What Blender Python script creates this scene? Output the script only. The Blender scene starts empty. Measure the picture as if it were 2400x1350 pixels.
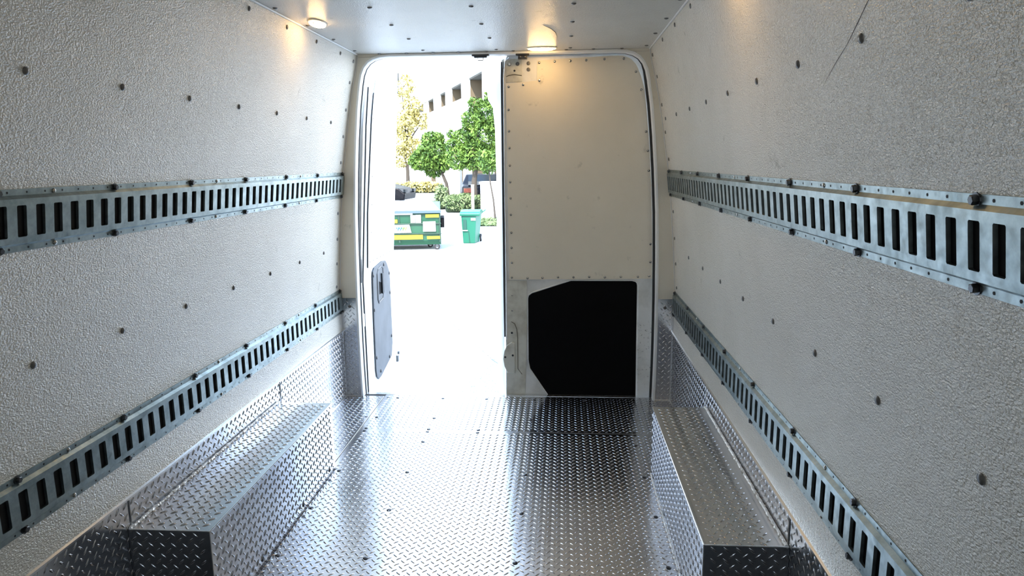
import bpy, math, random
from mathutils import Vector, Matrix
random.seed(7)
PI = math.pi
scn = bpy.context.scene
col = scn.collection

# ------------------------------------------------------------------ camera, world, sun, exposure
cam_d = bpy.data.cameras.new('camera'); cam = bpy.data.objects.new('camera', cam_d); col.objects.link(cam)
cam_d.sensor_width = 36.0; cam_d.lens = 24.072; cam_d.clip_start = 0.02; cam_d.clip_end = 500
R_ = Vector((0.99744798, 0.07062228, -0.01048891)); U_ = Vector((-0.00251008, 0.18150543, 0.98338674)); B_ = Vector((0.07135281, -0.98085079, 0.1812195))
M = Matrix.Identity(4)
for i in range(3):
    M[i][0] = R_[i]; M[i][1] = U_[i]; M[i][2] = B_[i]
M[0][3], M[1][3], M[2][3] = 0.2863, 0.0, 1.2172
cam.matrix_world = M
scn.camera = cam

scn.view_settings.view_transform = 'Standard'; scn.view_settings.look = 'None'
scn.view_settings.gamma = 1.0; scn.view_settings.use_curve_mapping = False
scn.view_settings.exposure = 0.22
scn.cycles.use_denoising = True
scn.cycles.sample_clamp_indirect = 12.0
scn.cycles.max_bounces = 14; scn.cycles.diffuse_bounces = 8; scn.cycles.glossy_bounces = 6

SKY = 7.0
w = bpy.data.worlds.new('sky'); scn.world = w; w.use_nodes = True
nt = w.node_tree; nt.nodes.clear()
wo = nt.nodes.new('ShaderNodeOutputWorld'); bg = nt.nodes.new('ShaderNodeBackground')
tc = nt.nodes.new('ShaderNodeTexCoord'); sx = nt.nodes.new('ShaderNodeSeparateXYZ'); cr = nt.nodes.new('ShaderNodeValToRGB')
cr.color_ramp.elements[0].position = 0.0; cr.color_ramp.elements[0].color = (1.0, 1.0, 0.98, 1)
cr.color_ramp.elements[1].position = 0.9; cr.color_ramp.elements[1].color = (0.36, 0.58, 1.0, 1)
e = cr.color_ramp.elements.new(0.28); e.color = (0.70, 0.85, 1.0, 1)
nt.links.new(tc.outputs['Generated'], sx.inputs[0]); nt.links.new(sx.outputs['Z'], cr.inputs[0])
nt.links.new(cr.outputs[0], bg.inputs['Color']); nt.links.new(bg.outputs[0], wo.inputs['Surface'])
bg.inputs['Strength'].default_value = SKY

sun_d = bpy.data.lights.new('sun', 'SUN'); sun = bpy.data.objects.new('sun', sun_d); col.objects.link(sun)
sun_d.energy = 12.0; sun_d.angle = math.radians(0.6); sun_d.color = (1.0, 0.93, 0.82)
sun_dir = Vector((0.15, 1.0, -1.02)).normalized()          # direction the light travels
sun.rotation_euler = sun_dir.to_track_quat('-Z', 'Y').to_euler()
# light portals in the rear opening and the added cab openings (sampling only, they emit nothing)
def portal(name, loc, sx_, sy_, d):
    l = bpy.data.lights.new(name, 'AREA'); l.shape = 'RECTANGLE'; l.size = sx_; l.size_y = sy_; l.cycles.is_portal = True
    o = bpy.data.objects.new(name, l); col.objects.link(o); o.location = loc
    o.rotation_euler = Vector(d).to_track_quat('-Z', 'Y').to_euler()

# ------------------------------------------------------------------ materials
def mat(name, color, rough=0.5, metal=0.0, spec=0.5, build=None):
    m = bpy.data.materials.new(name); m.use_nodes = True
    n = m.node_tree.nodes; b = n['Principled BSDF']
    b.inputs['Base Color'].default_value = (*color, 1); b.inputs['Roughness'].default_value = rough
    b.inputs['Metallic'].default_value = metal; b.inputs['Specular IOR Level'].default_value = spec
    if build: build(m.node_tree, b)
    return m
def nz(t, scale, detail=3, rough=0.5, vec=None, dist=0.0):
    n = t.nodes.new('ShaderNodeTexNoise'); n.inputs['Scale'].default_value = scale
    n.inputs['Detail'].default_value = detail; n.inputs['Roughness'].default_value = rough; n.inputs['Distortion'].default_value = dist
    if vec is None:
        c = t.nodes.new('ShaderNodeTexCoord'); vec = c.outputs['Object']
    t.links.new(vec, n.inputs['Vector']); return n
def mapv(t, scale, out='Object'):
    c = t.nodes.new('ShaderNodeTexCoord'); m = t.nodes.new('ShaderNodeMapping'); m.inputs['Scale'].default_value = scale
    t.links.new(c.outputs[out], m.inputs['Vector']); return m.outputs[0]
def ramp(t, src, stops):
    r = t.nodes.new('ShaderNodeValToRGB'); el = r.color_ramp.elements
    el[0].position, el[0].color = stops[0][0], (*stops[0][1], 1)
    el[1].position, el[1].color = stops[-1][0], (*stops[-1][1], 1)
    for p, c in stops[1:-1]:
        x = el.new(p); x.color = (*c, 1)
    t.links.new(src, r.inputs[0]); return r
def bump(t, b, src, strength, dist=0.001, prev=None):
    u = t.nodes.new('ShaderNodeBump'); u.inputs['Strength'].default_value = strength; u.inputs['Distance'].default_value = dist
    t.links.new(src, u.inputs['Height'])
    if prev: t.links.new(prev, u.inputs['Normal'])
    t.links.new(u.outputs[0], b.inputs['Normal']); return u.outputs[0]
def mixc(t, fac, a, b_, mode='MIX'):
    m = t.nodes.new('ShaderNodeMix'); m.data_type = 'RGBA'; m.blend_type = mode
    for s, v in ((0, fac), (6, a), (7, b_)):
        if isinstance(v, (int, float)): m.inputs[s].default_value = v
        elif isinstance(v, tuple): m.inputs[s].default_value = (*v, 1)
        else: t.links.new(v, m.inputs[s])
    return m.outputs[2]

def b_frp(base, smud, bs=0.9, sc=260, bd=0.0018, ys=0.6):
    def f(t, b):
        mv = mapv(t, (1, ys, 1)); n1 = nz(t, sc, 2, 0.45, mv); n2 = nz(t, sc * 0.42, 2, 0.5, mv)
        mm = t.nodes.new('ShaderNodeMath'); mm.operation = 'MULTIPLY_ADD'; mm.inputs[1].default_value = 0.5
        t.links.new(n2.outputs[0], mm.inputs[0]); t.links.new(n1.outputs[0], mm.inputs[2])
        bump(t, b, mm.outputs[0], bs, bd)
        s = nz(t, 2.3, 5, 0.6); r = ramp(t, s.outputs[0], [(0.30, smud), (0.62, base)])
        s2 = nz(t, 13, 4, 0.7); r2 = ramp(t, s2.outputs[0], [(0.24, (0.72, 0.72, 0.70)), (0.36, (1, 1, 1))])
        t.links.new(mixc(t, 1.0, r.outputs[0], r2.outputs[0], 'MULTIPLY'), b.inputs['Base Color'])
    return f
FRP = mat('frp_wall', (.6, .6, .55), 0.20, 0, 0.95, b_frp((0.82, 0.78, 0.685), (0.74, 0.70, 0.60), sc=320, bd=0.0036))
FRPC = mat('frp_ceiling', (.6, .6, .55), 0.24, 0, 0.8, b_frp((0.76, 0.74, 0.68), (0.70, 0.68, 0.62), 0.8, 360, 0.0024, 1.0))
FRPD = mat('frp_door', (.6, .55, .45), 0.42, 0, 0.4, b_frp((0.87, 0.80, 0.66), (0.81, 0.74, 0.60), 0.35, 400))
TAN = mat('pillar_panel', (0.50, 0.47, 0.40), 0.45, 0, 0.4, b_frp((0.80, 0.755, 0.65), (0.74, 0.69, 0.58), 0.3, 400))

def b_tread(t, b):
    s = nz(t, 3.0, 4, 0.6); r = ramp(t, s.outputs[0], [(0.3, (0.55, 0.56, 0.59)), (0.65, (0.68, 0.69, 0.71))])
    t.links.new(r.outputs[0], b.inputs['Base Color'])
    v = mapv(t, (90, 2.2, 90)); n = nz(t, 1.0, 4, 0.65, v)
    rr = ramp(t, n.outputs[0], [(0.35, (0.19, 0.19, 0.19)), (0.75, (0.26, 0.26, 0.26))])
    t.links.new(rr.outputs[0], b.inputs['Roughness'])
    n3 = nz(t, 9, 2); bump(t, b, n3.outputs[0], 0.10, 0.006)
TREAD = mat('tread_aluminium', (0.7, 0.7, 0.72), 0.26, 1.0, 0.5, b_tread)
def b_scr(t, b):
    v = mapv(t, (34, 1.1, 1)); n = nz(t, 1.0, 4, 0.6, v); r = ramp(t, n.outputs[0], [(0.30, (0.22, 0.22, 0.23)), (0.48, (0.50, 0.48, 0.45)), (0.7, (0.60, 0.58, 0.54))])
    t.links.new(r.outputs[0], b.inputs['Base Color'])
    rr = ramp(t, n.outputs[0], [(0.3, (0.20, 0.20, 0.20)), (0.6, (0.42, 0.42, 0.42))]); t.links.new(rr.outputs[0], b.inputs['Roughness'])
SCRAPED = mat('scraped_aluminium', (0.5, 0.5, 0.48), 0.38, 1.0, 0.5, b_scr)
LUG = mat('tread_lug_aluminium', (0.52, 0.52, 0.535), 0.15, 1.0)
def b_galv(t, b):
    s = nz(t, 22, 4, 0.65); r = ramp(t, s.outputs[0], [(0.3, (0.20, 0.245, 0.24)), (0.7, (0.38, 0.435, 0.43))])
    t.links.new(r.outputs[0], b.inputs['Base Color'])
    n = nz(t, 60, 3); rr = ramp(t, n.outputs[0], [(0.3, (0.30, 0.30, 0.30)), (0.7, (0.48, 0.48, 0.48))])
    t.links.new(rr.outputs[0], b.inputs['Roughness'])
GALV = mat('galvanised_steel', (0.5, 0.54, 0.55), 0.34, 1.0, 0.5, b_galv)
SLOTSHADE = mat('slot_shadow_liner', (0.012, 0.012, 0.013), 0.7)  # near black paints the shade inside slots and nail holes
BOLT = mat('zinc_bolt', (0.10, 0.105, 0.11), 0.35, 0.9)
STEEL = mat('bright_screw', (0.42, 0.41, 0.38), 0.25, 0.95)
RIVET = mat('painted_rivet', (0.14, 0.135, 0.125), 0.28)
BLKRIV = mat('black_rivet', (0.02, 0.02, 0.022), 0.35)
WELD = mat('weld_bead_glint', (0.86, 0.86, 0.85), 0.35, 0.3)  # near-white colour paints in the sparkle along the bead
DWELD = mat('dark_weld_bead', (0.16, 0.16, 0.17), 0.4, 0.8)
ALU = mat('aluminium_trim', (0.78, 0.79, 0.80), 0.25, 0.95)
SCR = mat('scratch_grey', (0.24, 0.23, 0.21), 0.7, 0, 0.1)
BEAD = mat('white_bead', (0.78, 0.78, 0.76), 0.4)
def b_paint(t, b):
    s = nz(t, 5, 5, 0.65); r = ramp(t, s.outputs[0], [(0.28, (0.55, 0.55, 0.51)), (0.5, (0.76, 0.77, 0.76))])
    t.links.new(r.outputs[0], b.inputs['Base Color'])
WHITE = mat('white_paint', (0.87, 0.88, 0.87), 0.28, 0, 0.5)
DIRTY = mat('dirty_white_paint', (0.7, 0.7, 0.68), 0.35, 0, 0.5, b_paint)
def b_scuff(t, b):
    s = nz(t, 5, 5, 0.65); r = ramp(t, s.outputs[0], [(0.28, (0.56, 0.56, 0.52)), (0.55, (0.78, 0.78, 0.75))])
    n = nz(t, 75, 5, 0.75); m1 = ramp(t, n.outputs[0], [(0.60, (0, 0, 0)), (0.64, (1, 1, 1))])
    c = t.nodes.new('ShaderNodeTexCoord'); sp = t.nodes.new('ShaderNodeSeparateXYZ'); t.links.new(c.outputs['Object'], sp.inputs[0])
    n2 = nz(t, 9, 2)
    ad = t.nodes.new('ShaderNodeMath'); ad.operation = 'MULTIPLY_ADD'; ad.inputs[1].default_value = 0.12
    t.links.new(n2.outputs[0], ad.inputs[0]); t.links.new(sp.outputs[2], ad.inputs[2])
    zz = ramp(t, ad.outputs[0], [(0.05, (0.1, 0.1, 0.1)), (0.30, (0.8, 0.8, 0.8)), (0.42, (1, 1, 1)), (0.47, (0, 0, 0))])
    xx = ramp(t, sp.outputs[0], [(0.66, (0, 0, 0)), (0.69, (1, 1, 1))])
    f = mixc(t, 1.0, mixc(t, 1.0, m1.outputs[0], zz.outputs[0], 'MULTIPLY'), xx.outputs[0], 'MULTIPLY')
    t.links.new(mixc(t, f, r.outputs[0], (0.05, 0.045, 0.04)), b.inputs['Base Color'])
SCUFF = mat('scuffed_grey_paint', (0.6, 0.6, 0.6), 0.38, 0, 0.5, b_scuff)
GRIME = mat('grimy_cream_paint', (0.5, 0.5, 0.45), 0.42, 0, 0.4, lambda t, b: t.links.new(
    ramp(t, nz(t, 9, 5, 0.65).outputs[0], [(0.3, (0.42, 0.39, 0.31)), (0.6, (0.70, 0.69, 0.60))]).outputs[0], b.inputs['Base Color']))
BLACK = mat('black_panel', (0.003, 0.003, 0.0035), 0.75, 0, 0.10)
RUBBER = mat('black_rubber', (0.02, 0.022, 0.024), 0.6)
SEAL = mat('grey_seal', (0.50, 0.51, 0.51), 0.4)
GREYP = mat('grey_door_plastic', (0.052, 0.060, 0.068), 0.5, 0, 0.5, lambda t, b: t.links.new(
    ramp(t, nz(t, 7, 5, 0.6).outputs[0], [(0.35, (0.040, 0.046, 0.053)), (0.65, (0.066, 0.075, 0.085))]).outputs[0], b.inputs['Base Color']))
BLKPL = mat('black_plastic', (0.015, 0.015, 0.017), 0.35)
FRONT = mat('added_cab_dark', (0.012, 0.012, 0.013), 0.7)  # near black for the added cab, keeps wheel box reflections dark
def emis(name, c, s):
    m = mat(name, c, 0.4); b = m.node_tree.nodes['Principled BSDF']
    b.inputs['Emission Color'].default_value = (*c, 1); b.inputs['Emission Strength'].default_value = s; return m
LAMP = emis('lit_lens', (1.0, 0.62, 0.25), 34.0)
LAMPR = mat('lamp_rim', (0.85, 0.78, 0.6), 0.3)
def b_conc(t, b):
    s = nz(t, 0.6, 5, 0.6); r = ramp(t, s.outputs[0], [(0.3, (0.33, 0.34, 0.335)), (0.7, (0.43, 0.435, 0.43))])
    n = nz(t, 60, 3, 0.7); r2 = ramp(t, n.outputs[0], [(0.36, (0.22, 0.22, 0.22)), (0.45, (1, 1, 1))])
    t.links.new(mixc(t, 1.0, r.outputs[0], r2.outputs[0], 'MULTIPLY'), b.inputs['Base Color'])
    bump(t, b, n.outputs[0], 0.3, 0.004)
CONC = mat('concrete', (0.5, 0.5, 0.48), 0.9, 0, 0.2, b_conc)
JOINT = mat('joint_dark', (0.10, 0.10, 0.095), 0.9)
GREEN = mat('dumpster_green', (0.006, 0.058, 0.026), 0.45)
GREEND = mat('dumpster_dark_green', (0.004, 0.030, 0.016), 0.5)
LIDG = mat('dumpster_lid_grey', (0.16, 0.19, 0.24), 0.5)
YEL = mat('yellow_sticker', (0.32, 0.26, 0.005), 0.5)
WLAB = mat('white_sticker', (0.5, 0.5, 0.5), 0.5)
BLU = mat('logo_blue', (0.02, 0.12, 0.20), 0.5); LGR = mat('logo_green', (0.07, 0.16, 0.02), 0.5); LYE = mat('logo_yellow', (0.30, 0.20, 0.03), 0.5)
TEAL = mat('teal_cart', (0.006, 0.105, 0.062), 0.4); TEALD = mat('teal_cart_dark', (0.004, 0.05, 0.035), 0.5)
def leafm(name, a, c):
    m = mat(name, a, 0.6, 0, 0.3, lambda t, b: t.links.new(ramp(t, nz(t, 3.5, 3).outputs[0], [(0.35, a), (0.65, c)]).outputs[0], b.inputs['Base Color']))
    return m
LEAF = leafm('tree_leaves', (0.022, 0.060, 0.010), (0.13, 0.22, 0.035)); HEDGE = leafm('hedge_leaves', (0.07, 0.115, 0.04), (0.20, 0.25, 0.115))
YLEAF = leafm('yellow_leaves', (0.22, 0.18, 0.05), (0.62, 0.56, 0.24)); BARK = mat('bark', (0.045, 0.036, 0.028), 0.85)
GRASS = mat('grass_strip', (0.07, 0.13, 0.03), 0.9)
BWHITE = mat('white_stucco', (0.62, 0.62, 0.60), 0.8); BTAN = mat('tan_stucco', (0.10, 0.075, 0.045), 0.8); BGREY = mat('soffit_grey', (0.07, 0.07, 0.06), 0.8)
CARP = mat('black_car_paint', (0.005, 0.005, 0.007), 0.35, 0, 0.12); TYRE = mat('tyre', (0.012, 0.012, 0.013), 0.8); HUBM = mat('hub_grey', (0.25, 0.25, 0.26), 0.35, 0.6)
TAIL = mat('tail_lamp', (0.22, 0.05, 0.03), 0.3); GLASS = mat('car_glass', (0.01, 0.014, 0.017), 0.15, 0, 0.12)

# ------------------------------------------------------------------ mesh helpers
class MB:
    def __init__(s): s.v = []; s.f = []
    def add(s, vs, fs):
        o = len(s.v); s.v += [tuple(x) for x in vs]; s.f += [tuple(i + o for i in f) for f in fs]
    def box(s, x0, x1, y0, y1, z0, z1):
        s.add([(x0, y0, z0), (x1, y0, z0), (x1, y1, z0), (x0, y1, z0), (x0, y0, z1), (x1, y0, z1), (x1, y1, z1), (x0, y1, z1)],
              [(0, 3, 2, 1), (4, 5, 6, 7), (0, 1, 5, 4), (1, 2, 6, 5), (2, 3, 7, 6), (3, 0, 4, 7)])
    def prism(s, pts, fn):          # pts 2D outline, fn(p, k) -> 3D for k = 0,1
        n = len(pts)
        s.add([fn(p, 0) for p in pts] + [fn(p, 1) for p in pts],
              [tuple(range(n - 1, -1, -1)), tuple(range(n, 2 * n))] + [(i, (i + 1) % n, n + (i + 1) % n, n + i) for i in range(n)])
    def quad(s, a, b, c, d): s.add([a, b, c, d], [(0, 1, 2, 3)])
    def tube(s, path, r, seg=6, closed=False):
        path = [Vector(p) for p in path]; n = len(path); rings = []
        for i, p in enumerate(path):
            a = path[(i - 1) % n] if (i > 0 or closed) else p; b = path[(i + 1) % n] if (i < n - 1 or closed) else p
            t = (b - a).normalized(); up = Vector((0, 0, 1)) if abs(t.z) < 0.9 else Vector((0, 1, 0))
            u = t.cross(up).normalized(); v = t.cross(u).normalized()
            rr = r[i] if isinstance(r, (list, tuple)) else r
            rings.append([p + (u * math.cos(2 * PI * k / seg) + v * math.sin(2 * PI * k / seg)) * rr for k in range(seg)])
        vs = [q for g in rings for q in g]; fs = []
        m = n if closed else n - 1
        for i in range(m):
            j = (i + 1) % n
            for k in range(seg):
                fs.append((i * seg + k, i * seg + (k + 1) % seg, j * seg + (k + 1) % seg, j * seg + k))
        if not closed: fs += [tuple(range(seg - 1, -1, -1)), tuple((n - 1) * seg + k for k in range(seg))]
        s.add(vs, fs)
    def lathe(s, prof, seg=12, o=(0, 0, 0), ax='z'):   # prof (r, h)
        vs = []; fs = []
        for r, h in prof:
            for k in range(seg):
                a = 2 * PI * k / seg; x, y = r * math.cos(a), r * math.sin(a)
                p = {'z': (x, y, h), 'x': (h, x, y), 'y': (x, h, y)}[ax]; vs.append((p[0] + o[0], p[1] + o[1], p[2] + o[2]))
        for i in range(len(prof) - 1):
            for k in range(seg): fs.append((i * seg + k, i * seg + (k + 1) % seg, (i + 1) * seg + (k + 1) % seg, (i + 1) * seg + k))
        fs += [tuple(range(seg - 1, -1, -1)), tuple((len(prof) - 1) * seg + k for k in range(seg))]
        s.add(vs, fs)
    def mesh(s, name, m, smooth=None):
        me = bpy.data.meshes.new(name); me.from_pydata(s.v, [], s.f); me.validate()
        me.materials.append(m)
        import bmesh
        bm = bmesh.new(); bm.from_mesh(me); bmesh.ops.recalc_face_normals(bm, faces=bm.faces); bm.to_mesh(me); bm.free()
        if smooth is not None:
            me.polygons.foreach_set('use_smooth', [True] * len(me.polygons))
            me.set_sharp_from_angle(angle=math.radians(smooth))
        return me
    def build(s, name, m, parent=None, smooth=None, bevel=0):
        o = bpy.data.objects.new(name, s.mesh(name, m, smooth)); col.objects.link(o)
        if parent: o.parent = parent
        if bevel:
            b = o.modifiers.new('bevel', 'BEVEL'); b.width = bevel; b.segments = 2; b.limit_method = 'ANGLE'
        return o
def inst(name, me, parent, mw):
    o = bpy.data.objects.new(name, me); col.objects.link(o)
    if parent: o.parent = parent
    o.matrix_local = mw; return o
def frame(o, u, v, n):
    m = Matrix.Identity(4)
    for i in range(3): m[i][0] = u[i]; m[i][1] = v[i]; m[i][2] = n[i]; m[i][3] = o[i]
    return m
def tag(o, label, cat, group=None, kind=None):
    o['label'] = label; o['category'] = cat
    if group: o['group'] = group
    if kind: o['kind'] = kind
    return o
def struct(o): o['kind'] = 'structure'; return o
def stuff(o): o['kind'] = 'stuff'; return o
def empty(name, loc=(0, 0, 0)):
    o = bpy.data.objects.new(name, None); col.objects.link(o); o.location = loc; o.empty_display_size = 0.1; return o

# raised tread lugs on a plane: origin o, axes u,v (unit), normal n, extents, optional mask(a,b)->keep
def lugs(name, parent, o, u, v, n, a0, a1, b0, b1, mask=None, pitch=0.031, L=0.0116, W=0.0027, H=0.0025):
    o, u, v, n = Vector(o), Vector(u), Vector(v), Vector(n)
    vs = []; fs = []
    q = math.sqrt(0.5)
    i0, i1 = int(a0 / pitch * 2) - 1, int(a1 / pitch * 2) + 2
    j0, j1 = int(b0 / pitch * 2) - 1, int(b1 / pitch * 2) + 2
    for i in range(i0, i1):
        for j in range(j0, j1):
            if (i + j) % 2: continue
            a, b = i * pitch / 2, j * pitch / 2
            if a < a0 + .009 or a > a1 - .009 or b < b0 + .009 or b > b1 - .009: continue
            if mask and not mask(a, b): continue
            if i % 2 == 0: d = u * q + v * q; e = v * q - u * q
            else: d = u * q - v * q; e = u * q + v * q
            c = o + u * a + v * b
            k = len(vs)
            vs += [c - d * L, c - d * L * .45 - e * W, c + d * L * .45 - e * W, c + d * L, c + d * L * .45 + e * W, c - d * L * .45 + e * W,
                   c - d * L * .5 + n * H, c + n * H * 1.15, c + d * L * .5 + n * H]
            fs += [(k, k + 1, k + 6), (k + 1, k + 2, k + 7), (k + 1, k + 7, k + 6), (k + 2, k + 8, k + 7), (k + 2, k + 3, k + 8), (k + 3, k + 4, k + 8),
                   (k + 4, k + 5, k + 7), (k + 4, k + 7, k + 8), (k + 5, k + 6, k + 7), (k + 5, k, k + 6)]
    me = bpy.data.meshes.new(name); me.from_pydata([tuple(x) for x in vs], [], fs); me.materials.append(LUG)
    me.polygons.foreach_set('use_smooth', [True] * len(me.polygons))
    ob = bpy.data.objects.new(name, me); col.objects.link(ob); ob.parent = parent; ob['kind'] = 'stuff'
    # make sure the faces look outward
    if len(fs) and me.polygons[0].normal.dot(n) < 0: me.flip_normals()
    return ob

D = 3.4146; YF = -1.6
PROF = [(1.737, .703), (1.70, .708), (1.65, .719), (1.58, .737), (1.51, .751), (1.41, .768), (1.31, .783), (1.225, .796), (1.17, .806), (1.045, .820), (.8, .84), (.58, .855), (.45, .855), (.35, .852), (0, .852)]
def hw(z):
    for (a, b), (c, d) in zip(PROF[:-1], PROF[1:]):
        if c <= z <= a: return d + (b - d) * (z - c) / (a - c)
    return PROF[0][1]
def wnorm(z, s):
    dz = 0.01; d = (hw(min(z + dz, 1.737)) - hw(max(z - dz, 0))) / (min(z + dz, 1.737) - max(z - dz, 0))
    return Vector((-s, 0, s * s * d)).normalized() if s > 0 else Vector((1, 0, d)).normalized()

# ------------------------------------------------------------------ van shell
def wall_mesh(mb, s, y0, y1, za=0.0, zb=1.737):
    zs = sorted({za, zb} | {z for z, _ in PROF if za < z < zb})
    inner = [(s * hw(z), z) for z in zs]; outer = [(s * (hw(z) + 0.035), z) for z in reversed(zs)]
    mb.prism(inner + outer, lambda p, k: (p[0], (y0, y1)[k], p[1]))
wl = MB(); wall_mesh(wl, -1, YF, D)
wall_left = struct(wl.build('wall_left', FRP, smooth=40))
wr = MB(); wall_mesh(wr, 1, YF, D)
wall_right = struct(wr.build('wall_right', FRP, smooth=40))
c = MB(); c.box(-.74, .74, YF, D + .06, 1.737, 1.775); ceiling = struct(c.build('ceiling', FRPC))
# added cab, unseen behind the camera: dark lower body, openings above let light in
CY = -2.9
c = MB(); c.box(-.92, .92, CY - .03, CY, 0, 1.32); c.box(-.92, -.89, CY, YF, 0, 1.32); c.box(.89, .92, CY, YF, 0, 1.32)
for s in (-1, 1):
    c.box(min(s * .86, s * .92), max(s * .86, s * .92), CY - .03, CY + .07, 1.32, 1.74); c.box(min(s * .86, s * .92), max(s * .86, s * .92), YF - .12, YF, 1.32, 1.74)
struct(c.build('wall_added_cab', FRONT))
c = MB(); c.box(-.92, .92, CY - .03, YF, 1.737, 1.775); c.build('added_cab_roof', FRONT, ceiling)  # roof overhang added to block the sun from the cargo floor
c = MB(); c.box(-.92, .92, CY - .03, YF, -.06, -.004); cabf = c
c = MB(); c.box(-.89, .89, YF, D + .045, -0.06, -0.004); floor = struct(c.build('floor', mat('sub_floor', (.1, .09, .08), .8))); cabf.build('added_cab_floor', FRONT, floor)
portal('rear_portal', (0, D + .02, .87), 1.5, 1.72, (0, -1, 0)); portal('added_cab_front_portal', (0, CY, 1.53), 1.7, .42, (0, 1, 0))
for s in (-1, 1): portal('added_cab_side_portal', (s * .9, (CY + YF) / 2, 1.53), 1.1, .42, (-s, 0, 0))

# floor plates of tread aluminium
def plate(name, parent, x0, x1, y0, y1, z0=-.004, z1=0.0):
    m = MB(); m.box(x0, x1, y0, y1, z0, z1); return m.build(name, TREAD, parent, bevel=.0006)
UZ = (0, 0, 1)
BX = dict(y0=1.582, y1=2.549)
fl = [plate('tread_plate', floor, -.645, .852, 1.45, 2.9544), plate('tread_plate', floor, -.645, .852, 2.9556, D + .03), plate('tread_plate', floor, -.85, -.648, 1.45, D, -.004, .0015)]
m = MB(); m.box(-.850, .850, YF, 1.447, -.004, .003); m.build('added_floor_mat', RUBBER, floor)  # unseen mat, added so the wheel box fronts reflect something dark
inb = lambda a, b: not ((a < -.622 or a > .638) and BX['y0'] - .01 < b < BX['y1'] + .01)
lugs('tread_lug', fl[0], (0, 0, 0), (1, 0, 0), (0, 1, 0), UZ, -.640, .850, 1.45, 2.951, inb)
lugs('tread_lug', fl[1], (0, 0, 0), (1, 0, 0), (0, 1, 0), UZ, -.640, .850, 2.958, D + .028)
lugs('tread_lug', fl[2], (0, 0, .0015), (1, 0, 0), (0, 1, 0), UZ, -.850, -.650, 1.45, D, inb)
c = MB(); c.box(-.76, .76, D + .03, D + .062, -.05, .001); c.build('sill_edge', ALU, floor)

# rivets of the floor
rv = MB(); rv.lathe([(.0085, 0), (.0082, .0015), (.005, .0028), (.002, .0031)], 10); RVM = rv.mesh('rivet', BLKRIV, 40)
for x in (-.605, -.323, .15, .615):
    for k in range(4): inst('rivet', RVM, floor, Matrix.Translation((x + random.uniform(-.003, .003), 1.918 + .303 * k, 0)))
for x in (-.62, -.325, -.093, .149, .401, .62):
    for y in (2.941, 2.972): inst('rivet', RVM, floor, Matrix.Translation((x, y, 0)))
for x in (-.608, -.66, -.325, .144, .61): inst('rivet', RVM, floor, Matrix.Translation((x, 3.112, 0)))
for x in (-.62, -.57, -.33, -.1, .15, .41): inst('rivet', RVM, floor, Matrix.Translation((x, 3.392, 0)))

# kick plates low on the walls
def kick(parent, s, y0, y1, tone=0):
    X = s * .8505
    m = MB(); m.box(min(X, s * .8535), max(X, s * .8535), y0, y1, .0, .352)
    p = m.build('kick_plate', TREAD, parent)
    bx = lambda a, b: not (BX['y0'] < a < BX['y1'] and b < .285)
    lugs('tread_lug', p, (X, 0, 0), (0, 1, 0), UZ, (-s, 0, 0), max(y0, .9), y1, .004, .350, bx)
    m = MB(); m.tube([(X - s * .0015, y1, .004), (X - s * .0015, y1, .350)], .0022, 6); m.build('plate_seam', ALU, p)
    return p
for s, par in ((-1, wall_left), (1, wall_right)):
    ya = YF
    kick(par, s, ya, 1.598); kick(par, s, 1.602, 2.585); kick(par, s, 2.588, D - .001)
    m = MB(); m.prism([(0, .350), (s * .006, .352), (s * .006, .357), (0, .360)], lambda p, k: (s * .853 - p[0], (ya, D - .002)[k], p[1]))
    m.build('cap_strip', ALU, par)
    # bright fillet where the kick plate meets the floor (behind the boxes' ends)
    m = MB(); m.tube([(s * .848, 2.56, .004), (s * .848, D - .004, .004)], .004, 6); m.build('corner_bead', ALU, par)
    m = MB(); m.tube([(s * (hw(z) - .002), D - .004, z) for z in (1.735, 1.70, 1.65, 1.58, 1.51, 1.41, 1.31, 1.225, 1.17)], .0025, 6)
    m.tube([(s * (hw(z) - .002), D - .004, z) for z in (1.04, .8, .58)], .0025, 6); m.build('edge_bead', BEAD, par)
for s, nme in ((-1, 'trim_2'), (1, 'trim_3')):
    m = MB(); m.tube([(s * .700, YF + .01, 1.7345), (s * .700, D - .01, 1.7345)], .0045, 6); struct(m.build(nme, BEAD))

# button-head screws of the wall and ceiling panels
sm = MB(); sm.lathe([(.0085, 0), (.0083, .0018), (.0062, .0036), (.002, .0046)], 10); SCM = sm.mesh('screw', RIVET, 40)
def on_wall(par, s, y, z, me=SCM, name='screw', off=0.0):
    n = wnorm(z, s); u = Vector((0, 1, 0)); v = n.cross(u)
    inst(name, me, par, frame((s * hw(z), y, z) + n * off if False else Vector((s * hw(z), y, z)) + n * off, u, v, n))
for k in range(7):
    y = 1.335 + .3045 * k
    on_wall(wall_left, -1, y, 1.404); on_wall(wall_left, -1, y, .80)
for k in range(5): on_wall(wall_left, -1, 1.935 + .3068 * k, 1.706)
for k in range(9): on_wall(wall_right, 1, .895 + .301 * k, 1.407)
for k in range(8): on_wall(wall_right, 1, .883 + .3018 * k, .80)
for k in range(4): on_wall(wall_right, 1, 2.09 + .314 * k, 1.712)
for z in (1.698, 1.601, 1.473, 1.347, 1.222, .973, .844, .719, .600):
    on_wall(wall_left, -1, 3.358, z); on_wall(wall_right, 1, 3.356, z)
FL = Matrix.Rotation(PI, 4, 'X')
for x, y0 in ((-.68, 2.385), (-.363, 2.415), (-.02, 2.438), (.327, 2.438), (.675, 2.42)):
    for k in range(-1, 4):
        if y0 + .303 * k < 3.38: inst('screw', SCM, ceiling, Matrix.Translation((x, y0 + .303 * k, 1.737)) @ FL)
for x in (-.59, -.458, -.329, -.205, -.073, .057, .180, .308, .436, .569): inst('screw', SCM, ceiling, Matrix.Translation((x, 3.397, 1.737)) @ FL)

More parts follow.
